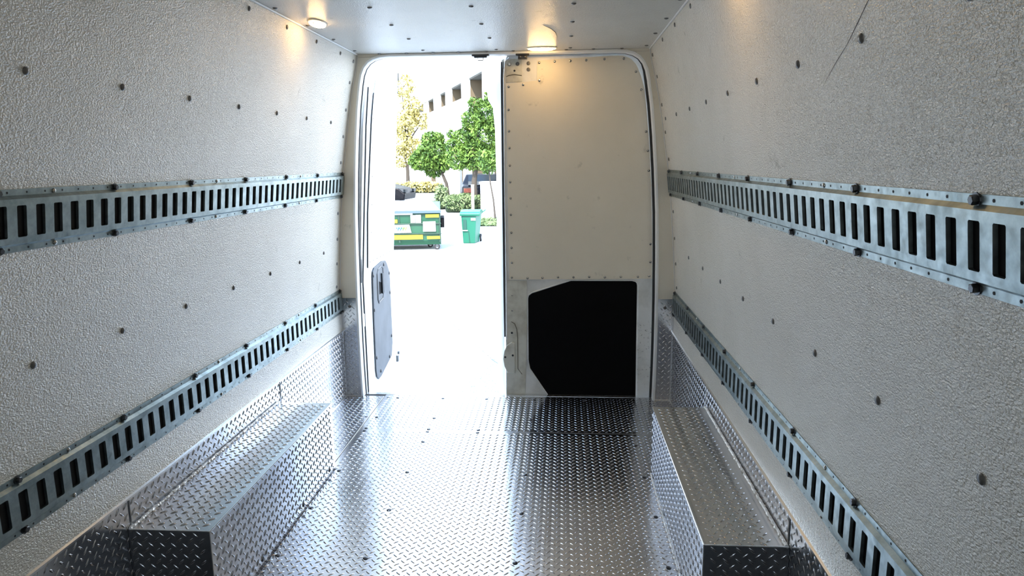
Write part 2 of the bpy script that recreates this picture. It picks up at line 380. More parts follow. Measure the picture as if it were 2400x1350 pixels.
m = MB(); m.tube([(hw(z) + .0002, y, z) for y, z in ((1.159, 1.458), (1.205, 1.432), (1.253, 1.406), (1.303, 1.385), (1.352, 1.362), (1.39, 1.342))], [.0009, .0011, .0007, .0009, .0005, .0002], 5)
m.build('dark_scratch', SCR, wall_right)
m = MB(); m.tube([(.215, 2.80, 1.7368), (.243, 2.87, 1.7368), (.259, 2.945, 1.7368), (.265, 3.03, 1.7368), (.262, 3.13, 1.7368)], [.0004, .0016, .0022, .0018, .0004], 5); m.build('dark_scratch', RIVET, ceiling)

# ------------------------------------------------------------------ rear wall: pillars around the door opening
OPEN = [(0, .757), (.15, .760), (.30, .761), (.53, .760), (.75, .756), (.965, .750), (1.175, .738), (1.33, .726), (1.48, .711), (1.595, .694), (1.64, .684), (1.672, .670), (1.695, .650), (1.710, .625), (1.719, .590), (1.722, .545)]
rear = MB()
for s in (-1, 1):
    n = len(OPEN)
    for i in range(n - 1):
        (z0, h0), (z1, h1) = OPEN[i], OPEN[i + 1]
        g0, g1 = h0 + .012, h1 + .012
        zo0 = z0 if i < n - 6 else z0; 
        rear.prism([(s * g0, z0 if z0 < 1.6 else z0 + .004), (s * (hw(z0) + .03), z0), (s * (hw(z1) + .03), z1), (s * g1, z1 if z1 < 1.6 else z1 + .004)], lambda p, k: (p[0], D - .001 if k == 0 else D + .045, p[1]))
    rear.prism([(s * .56, 1.728), (s * .74, 1.722), (s * .74, 1.745), (s * .56, 1.745)], lambda p, k: (p[0], D - .001 if k == 0 else D + .045, p[1]))
wall_rear = struct(rear.build('wall_rear', TAN))
c = MB(); c.prism([(-.56, 1.7245), (.56, 1.7245), (.56, 1.745), (-.56, 1.745)], lambda p, k: (p[0], D - .002 if k == 0 else D + .05, p[1])); c.build('header', SEAL, wall_rear)
# jamb: painted return of the opening
j = MB()
path = [(-h, z) for z, h in OPEN] + [(h, z) for z, h in reversed(OPEN)]
def ring(off, y):
    out = []
    m_ = len(path)
    for i, (x, z) in enumerate(path):
        a = path[max(i - 1, 0)]; b = path[min(i + 1, m_ - 1)]
        tx, tz = b[0] - a[0], b[1] - a[1]; l = math.hypot(tx, tz); nx, nz_ = tz / l, -tx / l   # pointing inward
        out.append((x + nx * off, y, z + nz_ * off))
    return out
def strip(mb, rings):
    n = len(rings[0]); vs = [p for r in rings for p in r]; fs = []
    for a in range(len(rings) - 1):
        for i in range(n - 1): fs.append((a * n + i, a * n + i + 1, (a + 1) * n + i + 1, (a + 1) * n + i))
    mb.add(vs, fs)
strip(j, [ring(-.014, D - .002), ring(-.012, D - .008), ring(-.003, D - .008), ring(0, D - .002), ring(0, D + .03), ring(-.012, D + .036)])
struct(j.build('trim_1', WHITE, smooth=35))
NO = len(OPEN); base_ring = ring(0, 0)
def tring(off, y, sc):
    a_ = ring(0, y); b_ = ring(1, y); out = []
    for k, (p, q) in enumerate(zip(a_, b_)):
        left = k < NO; z = p[2]
        t = min(max((1.718 - z) / .10, 0.0), 1.0); w_ = (.08 + .92 * t) * (.45 if left else 1.0)
        o_ = -.002 + (off + .002) * w_ if sc else off
        out.append((p[0] + (q[0] - p[0]) * o_, y, p[2] + (q[2] - p[2]) * o_))
    return out
g = MB(); strip(g, [tring(-.004, D + .030, 1), tring(.009, D + .034, 1), tring(.011, D + .042, 1), tring(.005, D + .05, 1), tring(-.03, D + .052, 0)])
struct(g.build('trim_4', RUBBER, smooth=50))
# tread plates on the pillars
for s in (-1, 1):
    ox = .7695
    m = MB(); m.prism([(s * ox, 0), (s * .851, 0), (s * .855, .46), (s * .852, .532), (s * (ox + .0), .532)], lambda p, k: (p[0], D - .004 if k == 0 else D - .001, p[1]))
    p = m.build('pillar_plate', TREAD, wall_rear)
    lugs('tread_lug', p, (0, D - .004, 0), (1, 0, 0), UZ, (0, -1, 0), (ox if s > 0 else -.851), (.851 if s > 0 else -ox), .004, .53)
    m = MB(); m.tube([(s * .849, D - .006, .002), (s * .850, D - .006, .30), (s * .8495, D - .006, .352)], .005, 6); m.tube([(s * .77, D - .006, .002), (s * .848, D - .006, .002)], .004, 6)
    m.build('corner_bead', ALU, wall_rear)
    inst('screw', SCM, wall_rear, frame((s * .808, D - .004, .487), (1, 0, 0), (0, 0, 1), (0, -1, 0)))
# latch catches under the header
for x, wd in ((-.102, .062), (.10, .044)):
    m = MB(); m.box(x - wd / 2 - .01, x + wd / 2 + .01, D - .012, D + .02, 1.7165, 1.7245); m.box(x - wd / 2, x + wd / 2, D - .006, D + .02, 1.700 if x > 0 else 1.710, 1.717)
    p = m.build('latch_catch', BLKPL, wall_rear, bevel=.002)
    if x < 0:
        m = MB(); m.tube([(x - .014, D, 1.712), (x - .012, D, 1.698), (x + .012, D, 1.698), (x + .014, D, 1.712)], .0022, 6); m.build('striker_loop', STEEL, p)
    else:
        for q in (-.011, .011):
            m = MB(); m.lathe([(.005, 0), (.005, -.003), (.002, -.004)], 8, (x + q, D - .006, 1.709), 'y'); m.build('bolt', BOLT, p)

# ------------------------------------------------------------------ slotted cargo tracks
PITCH = .0508; NC = 78; Y0T = -.56
def track_meshes(phase, NC, end):
    # local frame: u along y, v down the wall, n inward.  phase = start of a slot
    P = [(0, 0), (0, .0022), (.0125, .0022), (.0185, .011), (.0315, .0115)]
    Q = [(.0955, .0115), (.1085, .011), (.1145, .0022), (.127, .0022), (.127, 0)]
    m = MB(); U0, U1 = 0, end
    for S in (P, Q):
        for (a, b), (c_, d) in zip(S[:-1], S[1:]): m.quad((U0, a, b), (U1, a, b), (U1, c_, d), (U0, c_, d))
    va, vb, n1, n0 = .0315, .0955, .0115, .0050
    u = phase; prev = 0.0; sw = .0250; ch = .0020
    while u + sw < U1:
        a, b = u, u + sw
        if prev < a: m.quad((prev, va, n1), (a, va, n1), (a, vb, n1), (prev, vb, n1))
        hole = [(a, va + ch), (a + ch, va), (b - ch, va), (b, va + ch), (b, vb - ch), (b - ch, vb), (a + ch, vb), (a, vb - ch)]
        for t in ([(a, va), (a + ch, va), (a, va + ch)], [(b, va), (b, va + ch), (b - ch, va)], [(b, vb), (b - ch, vb), (b, vb - ch)], [(a, vb), (a, vb - ch), (a + ch, vb)]):
            m.add([(x, y, n1) for x, y in t], [(0, 1, 2)])
        for i in range(8):
            p, q = hole[i], hole[(i + 1) % 8]
            m.quad((p[0], p[1], n1), (q[0], q[1], n1), (q[0], q[1], n0), (p[0], p[1], n0))
        prev = b; u += PITCH
    m.quad((prev, va, n1), (U1, va, n1), (U1, vb, n1), (prev, vb, n1))
    full = [(0, 0)] + P[1:] + Q
    for U in (U0, U1): m.add([(U, v, n) for v, n in full], [tuple(range(len(full)))])
    body = bpy.data.meshes.new('track_body'); body.from_pydata(m.v, [], m.f); body.materials.append(GALV)
    import bmesh
    bm = bmesh.new(); bm.from_mesh(body); bmesh.ops.remove_doubles(bm, verts=bm.verts, dist=.00005); bmesh.ops.recalc_face_normals(bm, faces=bm.faces); bm.to_mesh(body); bm.free()
    h = MB(); u = phase + sw / 2 + PITCH / 2 - PITCH * 1
    while u < U1 - .01:
        if u > .01:
            for v in (.0066, .1204):
                h.add([(u + .0026 * math.cos(k * PI / 3), v + .0026 * math.sin(k * PI / 3), .0026) for k in range(6)], [tuple(range(6))])
        u += PITCH
    b = MB(); b.box(.001, end - .001, .020, .107, .0004, .0028)  # dark strip painted in as slot shade; only wall lies behind
    return body, h.mesh('nail_hole', SLOTSHADE), b.mesh('slot_shade_strip', SLOTSHADE)
bm_ = MB(); bm_.lathe([(.0095, 0), (.0095, .0018)], 12); bm_.lathe([(.0068, .0018), (.0068, .0075), (.0055, .0085)], 6); BOLTM = bm_.mesh('hex_bolt', BOLT)
s_ = MB(); s_.lathe([(.0052, 0), (.005, .0015), (.003, .003), (.001, .0032)], 10); PANM = s_.mesh('pan_screw', STEEL, 40)
def track(s, ztop, zbot, phase_y, bolt_y, label, wallname):
    xt, xb = s * hw(ztop), s * hw(zbot)
    v = Vector((xb - xt, 0, zbot - ztop)).normalized(); u = Vector((0, 1, 0))
    n = Vector((-s, 0, 0)); n = (n - v * n.dot(v)).normalized()
    ys = -.12; end = D - .006 - ys
    root = empty('cargo_track', (xt, ys, ztop))
    tag(root, label, 'cargo track', 'slotted steel cargo tracks on the van walls')
    base = frame((0, 0, 0), u, v, n) if u.cross(v).dot(n) > 0 else frame((0, 0, 0), u, v, n)
    ph = (phase_y - ys) % PITCH
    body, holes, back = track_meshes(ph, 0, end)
    for nm, me in (('track_body', body), ('slot_shade_strip', back)):
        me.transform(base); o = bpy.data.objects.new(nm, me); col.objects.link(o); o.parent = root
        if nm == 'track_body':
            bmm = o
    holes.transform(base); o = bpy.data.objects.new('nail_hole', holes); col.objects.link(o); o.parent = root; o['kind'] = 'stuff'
    # bolts
    y = bolt_y
    while y > 0: y -= PITCH * 7
    k = 0
    while y < D - .01:
        if y > ys + .02:
            for vv in (.0070, .1200):
                c_ = v * vv + n * .0022 + u * (y - ys)
                R = frame(c_, u, n.cross(u), n) @ Matrix.Rotation(random.uniform(0, 1), 4, 'Z') 
                inst('hex_bolt', BOLTM, root, R)
            if k % 2 == 0 and y + .153 < D - .02:
                for vv in (.0070, .1200): inst('pan_screw', PANM, root, frame(v * vv + n * .0022 + u * (y + .1524 - ys), u, n.cross(u), n))
        y += PITCH * 7; k += 1
    return root
track(-1, 1.174, 1.048, 1.3008, 3.396, 'upper slotted galvanised cargo track bolted along the left wall', 'l')
track(-1, .578, .451, 1.2005, 3.398, 'lower slotted galvanised cargo track on the left wall above the tread plate', 'l')
track(1, 1.172, 1.046, .7770, 3.420 - .0508 * 1 + .02, 'upper slotted galvanised cargo track bolted along the right wall', 'r')
track(1, .572, .445, .7770, 3.43 - .0508 + .02, 'lower slotted galvanised cargo track on the right wall above the tread plate', 'r')

# ------------------------------------------------------------------ wheel boxes
def wheel_box(s, xi, xo, y0, y1, h, label):
    root = empty('wheel_box', (s * (xi + xo) / 2, (y0 + y1) / 2, 0)); tag(root, label, 'wheel box')
    O = Vector(root.location)
    def part(name, mb, m, bevel=0, smooth=None):
        o = mb.build(name, m, root, smooth=smooth, bevel=bevel); o.location = -O; return o
    t = .003; X = lambda x: s * x
    m = MB(); m.box(min(X(xi), X(xo)), max(X(xi), X(xo)), y0, y1, h - t, h); top = part('top_plate', m, TREAD if s < 0 else SCRAPED)
    m = MB(); m.box(min(X(xi), X(xi + t)), max(X(xi), X(xi + t)), y0, y1, 0, h - t); side = part('side_plate', m, TREAD)
    m = MB(); m.box(min(X(xi + t), X(xo)), max(X(xi + t), X(xo)), y0, y0 + t, 0, h - t); frt = part('front_plate', m, TREAD)
    m = MB(); m.box(min(X(xi + t), X(xo)), max(X(xi + t), X(xo)), y1 - t, y1, 0, h - t); bck = part('back_plate', m, TREAD)
    lo, hi = (xi, xo) if s > 0 else (-xo, -xi)
    lugs('tread_lug', top, (0, 0, h), (1, 0, 0), (0, 1, 0), UZ, lo, hi - (.0 if s < 0 else .02), y0, y1)
    lugs('tread_lug', side, (X(xi), 0, 0), (0, 1, 0), UZ, (-s, 0, 0), y0, y1, 0, h)
    lugs('tread_lug', frt, (0, y0, 0), (1, 0, 0), UZ, (0, -1, 0), lo, hi, 0, h)
    lugs('tread_lug', bck, (0, y1, 0), (1, 0, 0), UZ, (0, 1, 0), lo, hi, 0, h)
    m = MB()
    m.tube([(X(xi), y0, h - .001), (X(xi), y1, h - .001)], .0024, 6)
    m.tube([(X(xi), y0, h), (X(xo - .003), y0, h)], .0018, 6); m.tube([(X(xi), y0, 0.004), (X(xi), y0, h)], .002, 6)
    part('folded_edge', m, ALU)
    m = MB(); n = 190
    pts = [(X(xo - .006 + random.uniform(-.0016, .0016)), y0 + (y1 - y0) * i / n, h + .0012) for i in range(n + 1)]
    m.tube(pts, [random.uniform(.0036, .0056) for _ in pts], 6)
    part('wall_weld', m, WELD)
    m = MB(); pts = [(X(xi - .001), y0 + (y1 - y0) * i / n, .001) for i in range(n + 1)]
    m.tube(pts, [random.uniform(.0018, .0048) for _ in pts], 6); part('floor_weld', m, WELD if s > 0 else DWELD)
    for yy in (y0 + .28, y0 + .62, y0 + .9):
        inst('rivet', RVM, root, Matrix.Translation(Vector((X(xi), yy, .022)) - O) @ Matrix.Rotation(-s * PI / 2, 4, 'Y'))
wheel_box(-1, .6275, .8495, 1.582, 2.549, .2766, 'tread plate wheel box along the left wall under the lower track')
wheel_box(1, .6425, .8495, 1.587, 2.560, .2766, 'tread plate wheel box along the right wall, scraped dull on top')

# ------------------------------------------------------------------ ceiling lamps
def lamp(x, y, rot, label):
    root = empty('ceiling_light', (x, y, 1.737)); root.rotation_euler = (0, 0, rot); tag(root, label, 'ceiling light', 'oval dome lights')
    n = 24; L_, W_ = .072, .031
    def ov(sc, z): return [(L_ * sc * math.cos(2 * PI * k / n), W_ * sc * math.copysign(abs(math.sin(2 * PI * k / n)) ** 1.15, math.sin(2 * PI * k / n)), z) for k in range(n)]
    def lo(mb, rings):
        vs = [p for r in rings for p in r]; fs = [(a * n + k, a * n + (k + 1) % n, (a + 1) * n + (k + 1) % n, (a + 1) * n + k) for a in range(len(rings) - 1) for k in range(n)]
        fs += [tuple(range(n)), tuple((len(rings) - 1) * n + k for k in range(n))]; mb.add(vs, fs)
    m = MB(); lo(m, [ov(1.0, 0), ov(1.0, -.004), ov(.93, -.006)]); m.build('rim', LAMPR, root, smooth=50)
    m = MB(); lo(m, [ov(.92, -.0055), ov(.86, -.010), ov(.66, -.0135), ov(.3, -.0155)]); m.build('lens', LAMP, root, smooth=60)
    for q in (-.056, .056):
        m = MB(); m.lathe([(.004, -.0125), (.003, -.0140)], 8, (q, 0, 0)); m.build('lens_screw', BOLT, root)
lamp(-.622, 2.632, PI / 2 + .08, 'lit oval dome light on the ceiling beside the left wall')
lamp(.195, 3.318, 0, 'lit oval dome light on the ceiling above the closed rear door')
lamp(.60, 1.82, PI / 2 - .08, 'added oval dome light out of view on the ceiling beside the right wall')  # unseen lamp, added for the warm tint on the right wall

# ------------------------------------------------------------------ door_1: left rear door, swung open 90 degrees
def dX(z): return -.765 if z < .6 else -.765 + (z - .6) * .072 / 1.1
m = MB()
YA, YB = D + .065, 4.205
zz = [-.04, .15, .6, 1.0, 1.4, 1.62, 1.70, 1.76, 1.795]
ya = [3.50, 3.482, 3.482, 3.482, 3.49, 3.53, 3.565, 3.63, 3.72]
vs = []; n = len(zz)
for off in (0, -.075):
    for z, y in zip(zz, ya): vs.append((dX(z) + off, y, z))
    for z in zz: vs.append((dX(z) + off, YB, z))
fs = []
for b in (0, 2 * n):
    for i in range(n - 1): fs.append((b + i, b + i + 1, b + n + i + 1, b + n + i))
for i in range(n - 1):
    fs.append((i, i + 1, 2 * n + i + 1, 2 * n + i)); fs.append((n + i, n + i + 1, 3 * n + i + 1, 3 * n + i))
fs += [(0, n, 3 * n, 2 * n), (n - 1, 2 * n - 1, 4 * n - 1, 3 * n - 1)]
m.add(vs, fs); door_1 = struct(m.build('door_1', WHITE, bevel=.006))
def dplane(mb, pts, t, base=0.0):
    mb.prism(pts, lambda p, k: (dX(p[1]) + base + (t if k else 0), p[0], p[1]))
m = MB(); dplane(m, [(3.60, .66), (4.17, .672), (4.17, 1.745), (3.86, 1.745), (3.77, 1.715), (3.70, 1.65), (3.66, 1.57), (3.63, 1.45), (3.605, 1.2), (3.585, .95)], .004, .002)
m.build('liner_panel', mat('door_liner_white', (.72, .72, .68), .4), door_1)
m = MB(); m.tube([(dX(z) + .004, y, z) for y, z in ((3.60, .66), (3.583, .95), (3.603, 1.2), (3.628, 1.45), (3.658, 1.58))], .003, 6); m.build('liner_edge', RUBBER, door_1)
BP = [(3.683, .565), (3.690, .625), (3.72, .643), (3.885, .657), (3.965, .650), (4.00, .628), (4.055, .575), (4.066, .53), (4.066, .20), (4.062, .12), (4.03, .045), (3.775, -.005), (3.715, -.006), (3.680, .02), (3.668, .06), (3.672, .33)]
m = MB(); dplane(m, BP, .008, .001); pk = m.build('lower_trim_panel', GREYP, door_1, bevel=.004); pk['label'] = 'grey plastic lower panel with a pull handle recess'
hd = MB(); hd.tube([(dX(.5) + .010, y, z) for y, z in ((3.765, .60), (3.79, .622), (3.86, .63), (3.895, .615), (3.895, .47), (3.87, .44), (3.78, .43), (3.765, .45))], .0045, 6, True); hd.build('handle_rim', BLKPL, pk)
hd = MB(); hd.box(dX(.5) + .0085, dX(.5) + .0105, 3.80, 3.875, .475, .595); hd.build('handle_recess', BLACK, pk)
hd = MB(); hd.box(dX(.5) + .012, dX(.5) + .020, 3.852, 3.868, .47, .59); hd.build('pull_handle', GREYP, pk, bevel=.002)
cl = MB(); cl.lathe([(.010, 0), (.010, .004), (.005, .006)], 8, ax='x'); CLM = cl.mesh('clip', BLKPL)
for y, z in ((3.922, .631), (4.045, .56), (4.045, .44), (4.04, .17), (3.975, .055), (3.762, .03), (3.688, .131), (3.688, .407), (3.70, .60)): inst('clip', CLM, pk, Matrix.Translation((dX(z) + .008, y, z)))
sk = MB(); sk.lathe([(.0055, 0), (.005, .002), (.002, .003)], 8, ax='x'); SKM = sk.mesh('screw', STEEL, 40)
for k in range(8): inst('screw', SKM, door_1, Matrix.Translation((dX(.69) + .006, 3.63 + k * .073, .69)))
for k in range(7): inst('screw', SKM, door_1, Matrix.Translation((dX(1.73) + .006, 3.80 + k * .054, 1.728)))
for z in (.85, 1.0, 1.15, 1.3, 1.45): inst('screw', SKM, door_1, Matrix.Translation((dX(z) + .006, 3.65, z)))
m = MB(); m.box(-.765, -.752, 4.165, 4.195, -.035, .005); m.lathe([(.010, 0), (.010, .012)], 8, (-.757, 4.178, .022), 'x'); lt = m.build('door_latch', BOLT, door_1)
m = MB(); xq = dX(1.73) + .004; m.tube([(xq, 4.178, 1.70), (xq, 4.198, 1.70), (xq, 4.198, 1.745), (xq, 4.178, 1.745)], .0025, 6, True); lt = m.build('upper_latch', BOLT, door_1)
for y, z in ((4.172, 1.672), (4.196, 1.668), (4.196, 1.635)):
    m = MB(); m.lathe([(.006, 0), (.004, .004)], 8, (dX(z) + .001, y, z), 'x'); m.build('bolt', BOLT, door_1)
# hinges and check strap between pillar and door
m = MB()
for z0, z1 in ((.97, 1.085), (.36, .43)): m.box(-.774, -.757, D + .038, 3.50, z0, z1)
hb = m.build('hinge', WHITE, door_1, bevel=.003)
for z in (.995, 1.06):
    m = MB(); m.lathe([(.008, 0), (.008, .005), (.004, .006)], 6, (-.757, 3.476, z), 'x'); m.build('hinge_bolt', BOLT, hb)
m = MB(); m.prism([(3.475, .60), (3.492, .66), (3.497, .76), (3.490, .83), (3.475, .84)], lambda p, k: (-.763 + k * .006, p[0], p[1])); m.build('check_strap', RUBBER, door_1)
m = MB(); m.tube([(dX(z) + .003, y, z) for z, y in ((-.02, 3.515), (.2, 3.515), (.6, 3.515), (1.0, 3.52), (1.4, 3.53), (1.6, 3.56))], .0035, 6); m.build('door_seal', RUBBER, door_1, smooth=50)

# ------------------------------------------------------------------ door_2: right rear door, closed
Y2 = 3.482
OUT = [(-.005, -.03), (.785, -.03), (.787, .3), (.783, .75), (.770, 1.063), (.755, 1.291), (.739, 1.433), (.722, 1.564), (.705, 1.64), (.68, 1.695), (.64, 1.735), (.58, 1.752), (.03, 1.752), (.012, 1.71), (.003, 1.66)]
m = MB(); m.prism(OUT, lambda p, k: (p[0], Y2 + k * .06, p[1])); door_2 = struct(m.build('door_2', SCUFF, bevel=.003))
def fpl(mb, pts, t, base): mb.prism(pts, lambda p, k: (p[0], Y2 - base - (t if k else 0), p[1]))
m = MB(); fpl(m, [(.013, 1.594), (.166, 1.606), (.168, 1.700), (.253, 1.705), (.54, 1.716), (.581, 1.715), (.617, 1.702), (.645, 1.674), (.668, 1.624), (.687, 1.564), (.703, 1.433), (.718, 1.291), (.734, 1.063), (.744, .829), (.748, .625), (.020, .619), (.017, .961), (.015, 1.279)], .006, .001)
lin = m.build('liner_panel', FRPD, door_2); lin['label'] = 'cream textured liner panel fixed with screws'
sk2 = MB(); sk2.lathe([(.0062, 0), (.0058, -.0022), (.0025, -.0036)], 10, ax='y'); SK2 = sk2.mesh('screw', STEEL, 40)
sk3 = MB(); sk3.lathe([(.0024, -.0036), (.0022, -.0042)], 6, ax='y')
for x, z in [(.028, 1.580), (.099, 1.588), (.178, 1.606), (.178, 1.690), (.253, 1.694), (.329, 1.695), (.405, 1.697), (.493, 1.700), (.586, 1.700), (.645, 1.639), (.672, 1.555), (.700, 1.356), (.711, 1.264), (.718, 1.167), (.735, .802), (.737, .711), (.733, .639), (.677, .635), (.591, .634), (.51, .632), (.43, .634), (.35, .632), (.271, .632), (.191, .629), (.114, .627), (.033, .630), (.026, 1.47), (.027, 1.367), (.028, 1.285), (.029, 1.199), (.030, 1.117), (.031, 1.036), (.032, .953), (.033, .862), (.033, .784), (.034, .707)]:
    inst('screw', SK2, lin, Matrix.Translation((x, Y2 - .007, z)))
for x, z in ((.033, .535), (.033, .454), (.033, .17)): inst('screw', SK2, door_2, Matrix.Translation((x, Y2, z)))
# lower black recess with its rim
BK = [(.114, .190), (.114, .516), (.118, .537), (.136, .550), (.337, .616), (.648, .616), (.668, .610), (.677, .590), (.679, .292), (.682, .001), (.676, -.014), (.660, -.022), (.231, -.024), (.122, .142)]
m = MB(); fpl(m, BK, .002, .0005); bk = m.build('recess_cover', BLACK, door_2); bk['label'] = 'matt black lower cover'
m = MB(); m.tube([(x, Y2 - .001, z) for x, z in BK], .0042, 6, True); m.build('recess_rim', SCUFF, door_2, smooth=60)
# cream inner stiffener and latch bulge on the free edge
m = MB(); fpl(m, [(-.004, -.03), (.098, -.03), (.108, .30), (.110, .612), (.006, .614), (.004, .30)], .003, 0); st = m.build('edge_stiffener', GRIME, door_2, bevel=.001); st['label'] = 'grimy cream strip beside the free edge'
m = MB(); fpl(m, [(-.018, .195), (-.012, .235), (.002, .268), (.030, .288), (.046, .280), (.046, .115), (.004, .118), (-.012, .155)], .010, .001); m.build('latch_bulge', GRIME, st, bevel=.004)
m = MB(); m.tube([(.028, Y2 - .004, .395), (.045, Y2 - .004, .385), (.056, Y2 - .004, .355), (.060, Y2 - .004, .31), (.060, Y2 - .004, .22), (.060, Y2 - .004, .14), (.082, Y2 - .004, .11)], .002, 5); m.build('pressed_groove', mat('groove_brown', (.16, .14, .10), .7), st)  # groove drawn as a thin dark brown line
for x, z in ((.030, .335), (-.006, .205), (.034, .215)):
    m = MB(); m.lathe([(.006, 0), (.005, -.002)], 8, (x, Y2 - .0112 if x < .033 and z < .3 else Y2 - .0115 if z < .3 else Y2 - .003, z), 'y'); m.build('bolt_hole', BLKRIV, st)
# bracket plate top left
m = MB(); fpl(m, [(.014, 1.600), (.094, 1.603), (.094, 1.712), (.040, 1.712), (.022, 1.700), (.014, 1.675)], .003, 0); br = m.build('bracket_plate', GRIME, door_2, bevel=.001)
m = MB(); m.tube([(.016, Y2 - .003, 1.628), (.03, Y2 - .004, 1.634), (.055, Y2 - .004, 1.637), (.092, Y2 - .003, 1.632)], .0018, 5); m.build('pressed_groove', mat('groove_dark', (.10, .09, .06), .7), br)
for x, z, me in ((.032, 1.686, 0), (.072, 1.687, 1), (.057, 1.655, 2)):
    m = MB(); r = (.0095, .0095, .005)[me]; m.lathe([(r, 0), (r, -.002), (r * .5, -.003)], 12, (x, Y2 - .003, z), 'y'); m.build('bolt', (STEEL, RIVET, BLKRIV)[me], br)
for z in (1.689, 1.660):
    m = MB(); m.lathe([(.0095, 0), (.0095, -.002), (.004, -.003)], 12, (.125, Y2, z), 'y'); m.build('bolt', RIVET, door_2)
# flange of the free edge and its weather strip
FLG = [(-.03, -.050, -.062), (.112, -.050, -.050), (.394, -.044, -.044), (.736, -.046, -.046), (1.174, -.044, -.044), (1.385, -.047, -.047), (1.49, -.056, -.056), (1.532, -.080, -.080), (1.675, -.092, -.092), (1.722, -.089, -.089)]
m = MB(); n = len(FLG); vs = []
for z, x, _ in FLG:
    xx = .2863 + (x - .2863) * 3.62 / 3.52; vs += [(xx, 3.635, z), (xx, 3.62, z), (-.022 + (xx + .02) * .25, 3.53, z), (-.012, 3.50, z), (-.012, 3.55, z)]
fs = []
for i in range(n - 1):
    for k in range(5): fs.append((i * 5 + k, i * 5 + (k + 1) % 5, (i + 1) * 5 + (k + 1) % 5, (i + 1) * 5 + k))
fs += [tuple(range(5)), tuple((n - 1) * 5 + k for k in range(5))]
m.add(vs, fs); m.build('edge_flange', WHITE, door_2, smooth=30)
m = MB(); m.tube([(-.007, 3.494, z) for z in (.31, .5, .8, 1.1, 1.4, 1.6, 1.70)], [.005, .0065, .0065, .0065, .0065, .0065, .004], 8); m.build('weather_strip', RUBBER, door_2, smooth=60)
m = MB(); m.tube([(x, Y2 - .001, z) for x, z in ((.004, .30), (.006, .6), (.003, 1.0), (.003, 1.4), (.004, 1.62), (.012, 1.70), (.03, 1.716))], .004, 6); m.build('edge_bead', DIRTY, door_2, smooth=60)
# smudges rubbed on the liner: two dark scuffs
for x, z, l in ((.262, 1.12, .02), (.60, 1.10, .03), (.62, 1.36, .02), (.56, .98, .03)):
    pass

# ------------------------------------------------------------------ outside
G = -.72
ground = MB(); ground.box(-80, 60, -40, 90, G - .3, G - .012); gr = struct(ground.build('ground', JOINT))
rows = [(-40, 3.2), (3.2, 6.55), (6.55, 13.2), (13.2, 90)]
def slab(x0, x1, y0, y1): 
    m = MB(); m.box(x0 + .006, x1 - .006, y0 + .006, y1 - .006, G - .05, G); return m.build('concrete_slab', CONC, gr)
# the yard joints run slightly askew
m = MB(); J1, J2 = (-3.3, 16.0), (.9, 4.0)
def skew(pts): 
    m = MB(); m.prism(pts, lambda p, k: (p[0], p[1], G - .05 if k == 0 else G)); return m.build('concrete_slab', CONC, gr)
dx = .004
skew([(-80, -40), (-80, 6.545), (-.40, 6.545), (3.2, .0), (3.2, -40)])
skew([(3.21, -40), (3.21, -.006), (-.385, 6.545), (60, 6.545), (60, -40)][:3] + [(60, 6.545), (60, -40)])
skew([(-80, 6.56), (-80, 90), (-8.6, 90), (-8.6, 26), (-.405, 6.56)])
skew([(-.39, 6.56), (-8.585, 26), (-8.585, 90), (60, 90), (60, 6.56)])

def lbl(o, t): o['label'] = t
# dumpster
dp = empty('dumpster', (-2.41, 15.2, G)); dp.rotation_euler = (0, 0, .17); tag(dp, 'green dumpster on casters with yellow and white stickers and a grey lid', 'dumpster')
O = Vector(dp.location)
def P(name, mb, m, par=dp, **k):
    o = mb.build(name, m, par, **k)
    if par is dp: o.location = -O
    return o
DX0, DX1, DY0, DY1 = -4.35, -2.41, 15.2, 16.35; DZ0, DZ1 = -.60, .14
m = MB(); m.prism([(DY0 + .06, DZ0), (DY0, DZ0 + .1), (DY0 - .0, -.10), (DY0 - .03, DZ1), (DY1, DZ1 + .17), (DY1, DZ0)], lambda p, k: ((DX0, DX1)[k], p[0], p[1])); P('body', m, GREEN, bevel=.01)
m = MB()
for z0 in (.07, -.13, -.355): m.box(DX0 - .01, DX1 + .01, DY0 - .045, DY0 + .02, z0, z0 + .022)
for x in (DX0, -3.35, DX1 - .04): m.box(x, x + .04, DY0 - .03, DY0 + .02, DZ0 + .06, DZ1 - .05)
P('rib', m, GREEND, bevel=.004)
m = MB(); m.prism([(DY0 - .08, DZ1 - .005), (DY0 - .08, DZ1 + .035), (DY1 - .3, DZ1 + .20), (DY1, DZ1 + .20), (DY1, DZ1 + .16)], lambda p, k: ((DX0 - .03, DX1 + .01 - .26 * max(p[0] - DY0, 0) / 1.1)[k], p[0], p[1])); lid = P('lid', m, LIDG, bevel=.01)
m = MB(); m.box(DX0 - .04, DX1 + .02, DY0 - .10, DY0 - .075, DZ1 - .02, DZ1 + .035); P('lid_lip', m, mat('lid_lip_blue', (.05, .08, .12), .5))
m = MB()
for k in range(8):
    x = DX0 + .1 + k * .215
    m.prism([(DY0 - .085, DZ1 + .03), (DY0 - .085, DZ1 + .048), (DY1 - .3, DZ1 + .213), (DY1 - .3, DZ1 + .195)], lambda p, kk: (x + kk * .03, p[0], p[1]))
o = m.build('lid_rib', LIDG, dp); o.location = -O
m = MB(); m.box(DX1 - .01, DX1 + .085, 15.25, 15.95, -.22, .0); P('fork_pocket', m, BLACK, bevel=.012)
def stick(name, x0, x1, z0, z1, mt, y=DY0 - .048, sk=0):
    m = MB(); m.prism([(x0 + sk, z0), (x1 + sk * 2, z0), (x1, z1), (x0, z1)], lambda p, k: (p[0], y - k * .004, p[1])); return P(name, m, mt)
stick('yellow_sticker', -2.74, -2.44, .015, .088, YEL); stick('yellow_sticker', -2.72, -2.43, -.465, -.398, YEL)
